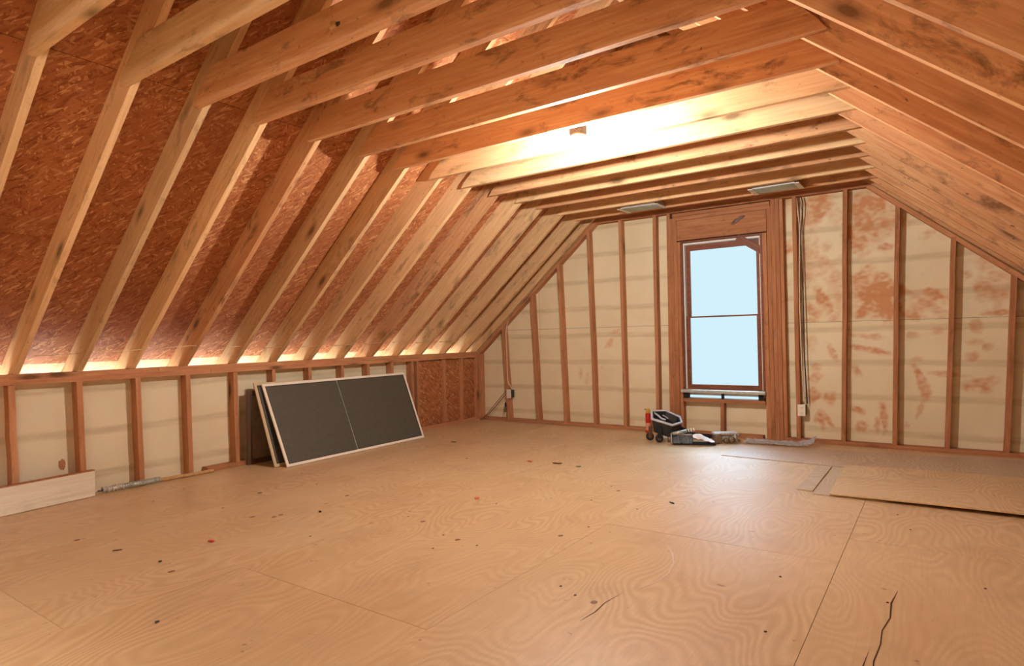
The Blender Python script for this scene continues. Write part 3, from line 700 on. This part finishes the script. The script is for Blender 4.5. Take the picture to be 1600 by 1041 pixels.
# ------------------------------------------------------------------ window screens leaning on the knee wall
def screen(name, label, bl, br, tl, tr, fw, th, fm, mm, bar=None):
    bl, br, tl, tr = map(Vector, (bl, br, tl, tr))
    org = (bl+br)/2; t = thing(name, label, 'window screen', org)
    n = (br-bl).cross(tl-bl).normalized()
    if n.x < 0: n = -n
    u = lambda a, b_: bl.lerp(br, a).lerp(tl.lerp(tr, a), b_)-org
    L, Hh = (br-bl).length, (tl-bl).length
    def side(q0, q1, q2, q3, nm, m, t0, t1):
        bm = bmesh.new(); A = [bm.verts.new(q+n*t0) for q in (q0, q1, q2, q3)]; B = [bm.verts.new(q+n*t1) for q in (q0, q1, q2, q3)]
        bm.faces.new(A); bm.faces.new(B[::-1])
        for i in range(4): bm.faces.new((A[i], A[(i+1) % 4], B[(i+1) % 4], B[i]))
        return obj(nm, bm, m, t)
    a, b_ = fw/L, fw/Hh
    side(u(0, 0), u(1, 0), u(1-a, b_), u(a, b_), 'frame_rail', fm, 0, th)
    side(u(0, 1), u(1, 1), u(1-a, 1-b_), u(a, 1-b_), 'frame_rail', fm, 0, th)
    side(u(0, 0), u(a, b_), u(a, 1-b_), u(0, 1), 'frame_stile', fm, 0, th)
    side(u(1, 0), u(1-a, b_), u(1-a, 1-b_), u(1, 1), 'frame_stile', fm, 0, th)
    side(u(a, b_), u(1-a, b_), u(1-a, 1-b_), u(a, 1-b_), 'mesh', mm, th*.4, th*.55)
    # dark spline bead round the mesh
    e = a*.35, b_*.35
    for k, (p, q) in enumerate((((a+e[0], b_), (1-a-e[0], b_)), ((a+e[0], 1-b_-e[1]), (1-a-e[0], 1-b_-e[1])))):
        side(u(p[0], p[1]), u(q[0], q[1]), u(q[0], q[1]+e[1]), u(p[0], p[1]+e[1]), 'spline', SLOT, th*.55, th*.75)
    for k, x in enumerate((a, 1-a-e[0])):
        side(u(x, b_), u(x+e[0], b_), u(x+e[0], 1-b_), u(x, 1-b_), 'spline', SLOT, th*.55, th*.75)
    if bar:
        w = .0013/L; side(u(bar-w, b_), u(bar+w, b_), u(bar+w, 1-b_), u(bar-w, 1-b_), 'centre_crease', RIBBED, th*.62, th*1.1)
    return t
SCREEN_W = plain('white_aluminium', srgb(246, 236, 220), .4); SCREEN_C = plain('cream_aluminium', srgb(214, 190, 152), .4)
screen('window_screen', 'large white-framed dark window screen at the front of the leaning pair', (-4.765, 3.325, .0), (-4.815, 5.136, .0), (-5.160, 3.345, .720), (-5.175, 5.20, .722), .024, .012, SCREEN_W, MESH_DK, .46)
screen('window_screen', 'cream-edged dark window screen leaning just behind the front one', (-4.868, 3.270, .0), (-4.90, 5.05, .0), (-5.197, 3.285, .737), (-5.205, 5.04, .700), .026, .012, SCREEN_C, MESH_DK)
screen('window_screen', 'old brown-framed window screen standing upright against the knee wall studs', (-5.196, 3.215, .0), (-5.196, 4.95, .0), (-5.212, 3.225, .672), (-5.212, 4.96, .672), .035, .010, FRAME_BR, MESH_BR)

# ------------------------------------------------------------------ white plank and wrapped pole at the left wall
t = thing('shelf_board', 'long whitewashed board standing on edge along the left wall', 'board', (-5.165, 1.975, 0), math.radians(7))
bm = bmesh.new(); box_bm(bm, -.024, .016, -1.35, -.006, 0.001, .196, .001); o = obj('core', bm, TRIM, t)
bm = bmesh.new(); box_bm(bm, .0165, .020, -1.35, -.008, .004, .188, 0)
bmesh.ops.rotate(bm, cent=(0, 0, 0), matrix=Matrix.Rotation(-math.pi/2, 3, 'Z'), verts=bm.verts)
o = obj('white_face', bm, WHITE_WASH, t); o.rotation_euler = (0, 0, math.pi/2)
t = thing('wrapped_pole', 'wooden pole with one end wrapped in silvery foil, lying along the left wall', 'pole', (-5.180, 2.03, .027))
bm = bmesh.new(); pts = []; rr = []
for k in range(34):
    pts.append((0, k*.0045, .002)); rr.append(.023+.003*math.sin(k*1.3)+random.uniform(-.002, .002))
tube_bm(bm, pts, rr, 10); obj('foil_wrap', bm, FOIL, t)
bm = bmesh.new(); pts = []; rr = []
for k in range(60):
    pts.append((0, .152+k*.0045, .001)); rr.append(.020+.003*math.sin(k*1.7)+random.uniform(-.001, .001))
tube_bm(bm, pts, rr, 10); obj('spring_wrap', bm, GALV, t)
bm = bmesh.new(); tube_bm(bm, [(0, -.03, 0), (0, .0, 0)], .007, 8); obj('tip', bm, BLACK, t)
bm = bmesh.new(); tube_bm(bm, [(0, .42, -.006), (0, .86, -.013)], [.015, .013], 10); obj('wooden_shaft', bm, PALE, t)

# ------------------------------------------------------------------ things below the window
t = thing('wheeled_machine', 'black wheeled machine with a pale rimmed open top, left of the window', 'machine', (-2.355, 6.17, 0), math.radians(33))
# local x: along the picture, local y: away from the camera
rim = [(-.160, -.05, .235), (-.135, .08, .300), (.01, .10, .300), (.155, .06, .235), (.150, -.03, .190), (.035, -.10, .175)]
inn = [(x*.74, y*.70+.005, z-.006+(.0)) for x, y, z in rim]
bm = bmesh.new()
for lst, rr_ in ((rim, .013),): tube_bm(bm, [Vector(p) for p in lst]+[Vector(lst[0])], rr_, 8)
obj('rim', bm, LIGHTGREY, t, True)
bm = bmesh.new()
R1 = [bm.verts.new(p) for p in rim]
low = [(-.140, -.045, .10), (-.12, .06, .11), (.01, .07, .09), (.09, .04, .05), (.11, -.03, .03), (.02, -.08, .045)]
R2 = [bm.verts.new(p) for p in low]
I1 = [bm.verts.new((x*.84, y*.84, z-.004)) for x, y, z in rim]; I2 = [bm.verts.new((x*.66, y*.66, z-.07)) for x, y, z in rim]
for i in range(6):
    j = (i+1) % 6
    bm.faces.new((R1[i], R1[j], R2[j], R2[i])); bm.faces.new((R1[j], R1[i], I1[i], I1[j])); bm.faces.new((I1[j], I1[i], I2[i], I2[j]))
bm.faces.new(R2); bm.faces.new(I2)
obj('tub', bm, BLACK, t)
bm = bmesh.new(); tube_bm(bm, [(-.12, .08, .29), (-.08, .03, .262), (-.055, -.03, .235), (-.02, -.05, .225)], .010, 8); tube_bm(bm, [(-.03, .04, .262), (.0, .0, .245), (.01, -.03, .235)], .006, 6)
obj('top_handle', bm, LIGHTGREY, t, True)
for k, (x, y) in enumerate(((-.095, -.085), (-.165, .045))):
    bm = bmesh.new(); lathe_bm(bm, [(.030, -.017), (.040, -.013), (.042, 0), (.040, .013), (.030, .017)], 20, Matrix.Rotation(math.pi/2, 4, 'X'))
    w = obj('wheel', bm, RUBBER, t, True); w.location = (x, y, .0425)
    bm = bmesh.new(); lathe_bm(bm, [(.018, -.022), (.021, -.019), (.021, .019), (.018, .022)], 14, Matrix.Rotation(math.pi/2, 4, 'X')); obj('hub', bm, BRONZE, w, True)
    bm = bmesh.new(); box_bm(bm, x-.020, x+.020, y-.012 - .022, y-.022, .045, .15, .003); obj('wheel_fork', bm, FRAME_BR if k else RUBBER, t)
bm = bmesh.new(); A = [bm.verts.new(p) for p in ((-.06, -.06, .13), (.0, -.07, .04), (-.05, -.065, .035))]; B = [bm.verts.new(v.co+Vector((0, .02, 0))) for v in A]
bm.faces.new(A); bm.faces.new(B[::-1]); [bm.faces.new((A[i], A[(i+1) % 3], B[(i+1) % 3], B[i])) for i in range(3)]
obj('white_gusset', bm, LIGHTGREY, t)
bm = bmesh.new(); tube_bm(bm, [(.01, -.08, .0), (.01, -.08, .055)], .020, 10); obj('foot', bm, BRONZE, t, True)

t = thing('brush_head', 'long grey bristled brush head lying in front of the wheeled machine', 'brush', (-2.105, 6.065, 0), math.radians(22))
bm = bmesh.new(); box_bm(bm, -.135, .27, -.055, .05, .001, .022, .004); obj('base_pad', bm, RUBBER, t)
bm = bmesh.new(); random.seed(5)
for k in range(110):
    x, y = random.uniform(-.15, .05), random.uniform(-.055, .045); h = random.uniform(.035, .065)
    tube_bm(bm, [(x, y, .02), (x+random.uniform(-.01, .01), y-random.uniform(0, .012), .02+h)], [.010, .006], 6)
o = obj('bristles', bm, BRISTLE, t); o['kind'] = 'stuff'
bm = bmesh.new(); tube_bm(bm, [(-.155, -.055, .01), (-.155, -.058, .115), (-.145, -.055, .125)], .006, 8); obj('wire_guard', bm, LIGHTGREY, t, True)
bm = bmesh.new(); tube_bm(bm, [(-.14, -.02, .105), (.0, .0, .135)], [.018, .016], 10); obj('grip', bm, GALV, t, True)
for k in range(3):
    bm = bmesh.new(); tube_bm(bm, [(.01+k*.025, .002+k*.003, .137+k*.004), (.022+k*.025, .004+k*.003, .141+k*.004)], .019-.002*k, 10); obj('grip_ring', bm, PLASTIC, t, True)
bm = bmesh.new(); box_bm(bm, -.10, .05, .0, .06, .07, .095, .004); obj('bronze_cover', bm, BRONZE, t)

# crumpled white paper
def crumple(name, nx, ny, sx, sy, hfun, m, seedv, label, cat, loc, rz):
    bm = bmesh.new(); G = []
    for i in range(nx+1):
        row = []
        for j in range(ny+1):
            x, y = -sx/2+sx*i/nx, -sy/2+sy*j/ny
            n = noise.noise((x*14+seedv, y*14, seedv)); n2 = noise.noise((x*35, y*35+seedv, 1))
            row.append(bm.verts.new((x+n2*.006, y+n*.01, hfun(i/nx, j/ny)+abs(n)*.022+abs(n2)*.008)))
        G.append(row)
    for i in range(nx):
        for j in range(ny): bm.faces.new((G[i][j], G[i+1][j], G[i+1][j+1], G[i][j+1]))
    o = obj(name, bm, m); o.location = loc; o.rotation_euler = (0, 0, rz)
    sm = o.modifiers.new('thickness', 'SOLIDIFY'); sm.thickness = .0008
    return tag(o, label, cat)
PAPER = plain('white_paper', srgb(240, 240, 240), .5)
crumple('crumpled_paper', 22, 12, .20, .13, lambda a, b: .028+.045*(1-a)+.040*math.sin(3.14*b)*(.5+.5*math.sin(a*4)), PAPER, 3.3, 'crumpled white paper lying on the brush below the window', 'paper', (-1.955, 6.105, .0), math.radians(22))
t = thing('hose_coil', 'short black hose lying behind the white paper under the window', 'hose', (-2.12, 6.40, 0), math.radians(20))
bm = bmesh.new(); tube_bm(bm, [(-.17, .03, .12), (-.12, .0, .085), (-.05, -.02, .05), (.05, -.02, .042), (.16, .0, .035)], [.022, .027, .028, .024, .02], 12); obj('hose', bm, RUBBER, t, True)
t = thing('engine_part', 'tarnished metal engine part with white top, below the window middle', 'machine part', (-1.80, 6.315, 0), math.radians(38))
bm = bmesh.new(); box_bm(bm, -.12, -.055, -.05, .05, .001, .105, .012); obj('end_block', bm, BRONZE, t)
bm = bmesh.new(); box_bm(bm, -.06, .11, -.015, .045, .020, .075, .008); obj('housing', bm, GALV, t)
for k, (x, r_, h) in enumerate(((-.005, .026, .05), (.05, .034, .045), (.105, .024, .055))):
    bm = bmesh.new(); lathe_bm(bm, [(r_*.5, -.055), (r_*.9, -.05), (r_, -.04), (r_, .0), (r_*.8, .012)], 16, Matrix.Rotation(math.pi/2, 4, 'X')@Matrix.Rotation(math.pi, 4, 'X')); o = obj('port', bm, BRONZE, t, True); o.location = (x, -.012, r_+.004)
bm = bmesh.new(); box_bm(bm, -.125, .115, -.035, .05, .088, .112, .010); obj('top_cover', bm, LIGHTGREY, t)
bm = bmesh.new(); box_bm(bm, .075, .095, -.05, -.03, .02, .09, .004); obj('bracket', bm, LIGHTGREY, t)
bm = bmesh.new(); tube_bm(bm, [(.115, .0, .075), (.15, .005, .078)], .016, 10); obj('stub_pipe', bm, GALV, t, True)

t = thing('spray_can', 'slim red can with yellow cap standing by the gable wall', 'can', (-2.735, 6.60, 0))
bm = bmesh.new(); lathe_bm(bm, [(.026, 0.0), (.029, .004), (.029, .205), (.024, .218), (.016, .222)], 22); obj('can_body', bm, RED, t, True)
bm = bmesh.new(); lathe_bm(bm, [(.022, .2225), (.024, .225), (.024, .262), (.020, .27)], 22); obj('cap', bm, YELLOW, t, True)
bm = bmesh.new(); box_bm(bm, -.040, -.012, -.008, .008, .255, .268, .002); obj('nozzle', bm, BRONZE, t)
bm = bmesh.new(); lathe_bm(bm, [(.0293, .03), (.0296, .031), (.0296, .11), (.0293, .111)], 22); obj('pale_label', bm, plain('faded_label', srgb(226, 150, 130), .5), t, True)

# clear plastic sheeting along the wall
def filmh(a, b):
    return .004 + (.075*max(0, (a-.72)/.28)**2)*(.4+.6*b) + .012*math.exp(-((b-.9)/.15)**2)
crumple('plastic_sheeting', 50, 14, .64, .20, filmh, FILM, 8.8, 'clear crumpled plastic sheeting curling up below the window right side', 'plastic sheet', (-1.32, 6.45, .0065), math.radians(1.5))

# loose boards on the floor, right
def sheet(name, poly, z0, z1, m, label, liftf=None, sub=24):
    """flat sheet from a corner polygon (bl, br, tr, tl), gently bowed by liftf"""
    bl, br, tr, tl = [Vector((x, y, 0)) for x, y in poly]; bm = bmesh.new(); ny = 8
    top, bot = [], []
    for i in range(sub+1):
        a = i/sub; ta, ba = [], []
        for j in range(ny+1):
            b_ = j/ny; p = bl.lerp(br, a).lerp(tl.lerp(tr, a), b_); l = liftf(a, b_) if liftf else 0
            ta.append(bm.verts.new((p.x, p.y, z1+l))); ba.append(bm.verts.new((p.x, p.y, z0+l)))
        top.append(ta); bot.append(ba)
    for i in range(sub):
        for j in range(ny):
            bm.faces.new((top[i][j], top[i+1][j], top[i+1][j+1], top[i][j+1])); bm.faces.new((bot[i][j], bot[i][j+1], bot[i+1][j+1], bot[i+1][j]))
        bm.faces.new((top[i][0], bot[i][0], bot[i+1][0], top[i+1][0])); bm.faces.new((top[i][ny], top[i+1][ny], bot[i+1][ny], bot[i][ny]))
    for j in range(ny):
        bm.faces.new((top[0][j], top[0][j+1], bot[0][j+1], bot[0][j])); bm.faces.new((top[sub][j], bot[sub][j], bot[sub][j+1], top[sub][j+1]))
    return tag(obj(name, bm, m), label, 'board')
sheet('hardboard_sheet', [(-1.645, 5.645), (1.22, 5.50), (1.22, 6.62), (-1.655, 6.26)], .002, .006, PLY_GREY, 'wide thin dusty hardboard sheet lying along the gable wall')
sheet('board_offcut', [(-.845, 4.655), (-.742, 4.645), (-.742, 5.56), (-.845, 5.56)], .0015, .0095, PLY_THIN, 'narrow grey-beige offcut, leftmost and farthest of the floor boards')
sheet('board_offcut', [(-.735, 4.575), (-.30, 4.59), (-.30, 5.52), (-.725, 5.53)], .0015, .0065, PLY_THIN, 'grey-beige offcut half under the large pale plywood sheet')
sheet('plywood_sheet', [(-.630, 4.57), (1.25, 4.555), (1.25, 5.79), (-.650, 5.60)], .0105, .0205, PLY_PALE, 'large pale bowed plywood sheet on the floor at right',
      lambda a, b: .012*math.sin(a*3.1)*(1-b)+.016*max(0, b-.75)*math.sin(a*6.2)+.002)

# ------------------------------------------------------------------ small debris
random.seed(31)
def scrap(x, y, sx, sy, c, label, rz=0, name='debris_scrap', cat='debris'):
    bm = bmesh.new(); r = bmesh.ops.create_icosphere(bm, subdivisions=2, radius=1)
    for v in bm.verts:
        n = noise.noise(v.co*1.7+Vector((x, y, 0))*9); v.co *= 1+n*.7
        v.co.x *= sx; v.co.y *= sy; v.co.z = v.co.z*min(sx, sy)*.45+min(sx, sy)*.35
    mz = min(v.co.z for v in bm.verts)
    for v in bm.verts: v.co.z -= mz
    o = obj(name, bm, plain('scrap', srgb(*c), .7)); o.location = (x, y, .001); o.rotation_euler = (0, 0, rz)
    return tag(o, label, cat)
scrap(-3.362, 1.859, .022, .010, (206, 70, 44), 'small red scrap on the left floor', .4)
scrap(-3.668, 1.504, .024, .006, (96, 66, 52), 'thin brown splinter on the floor in front of the long whitewashed board', .9)
scrap(-3.280, 1.542, .010, .007, (60, 44, 38), 'tiny dark crumb between the red scrap and the picture bottom', .4)
scrap(-2.581, 1.200, .009, .007, (70, 60, 60), 'tiny dark crumb nearest the camera at lower left', 1.4)
scrap(-3.012, 4.571, .024, .010, (196, 74, 44), 'red-brown leaf scrap, left of the two beyond the middle floor', .2)
scrap(-2.756, 4.617, .042, .010, (110, 42, 26), 'long dark red leaf scrap, right of the two beyond the middle floor', .3)
scrap(-2.640, 3.333, .018, .014, (222, 130, 88), 'orange wood chip in the middle of the floor', .7)
scrap(-1.460, 3.888, .020, .009, (52, 42, 40), 'dark crumb before the pale offcuts in the middle floor', -.4)
scrap(-3.319, 2.556, .011, .009, (34, 30, 28), 'black crumb in front of the large window screen', 0)
scrap(-2.533, 4.589, .024, .008, (120, 110, 78), 'greenish leaf bit right of the long dark red leaf scrap', .6)
scrap(-4.30, 5.05, .030, .010, (82, 86, 58), 'dark green leaf bit on the floor right of the window screens', .3)
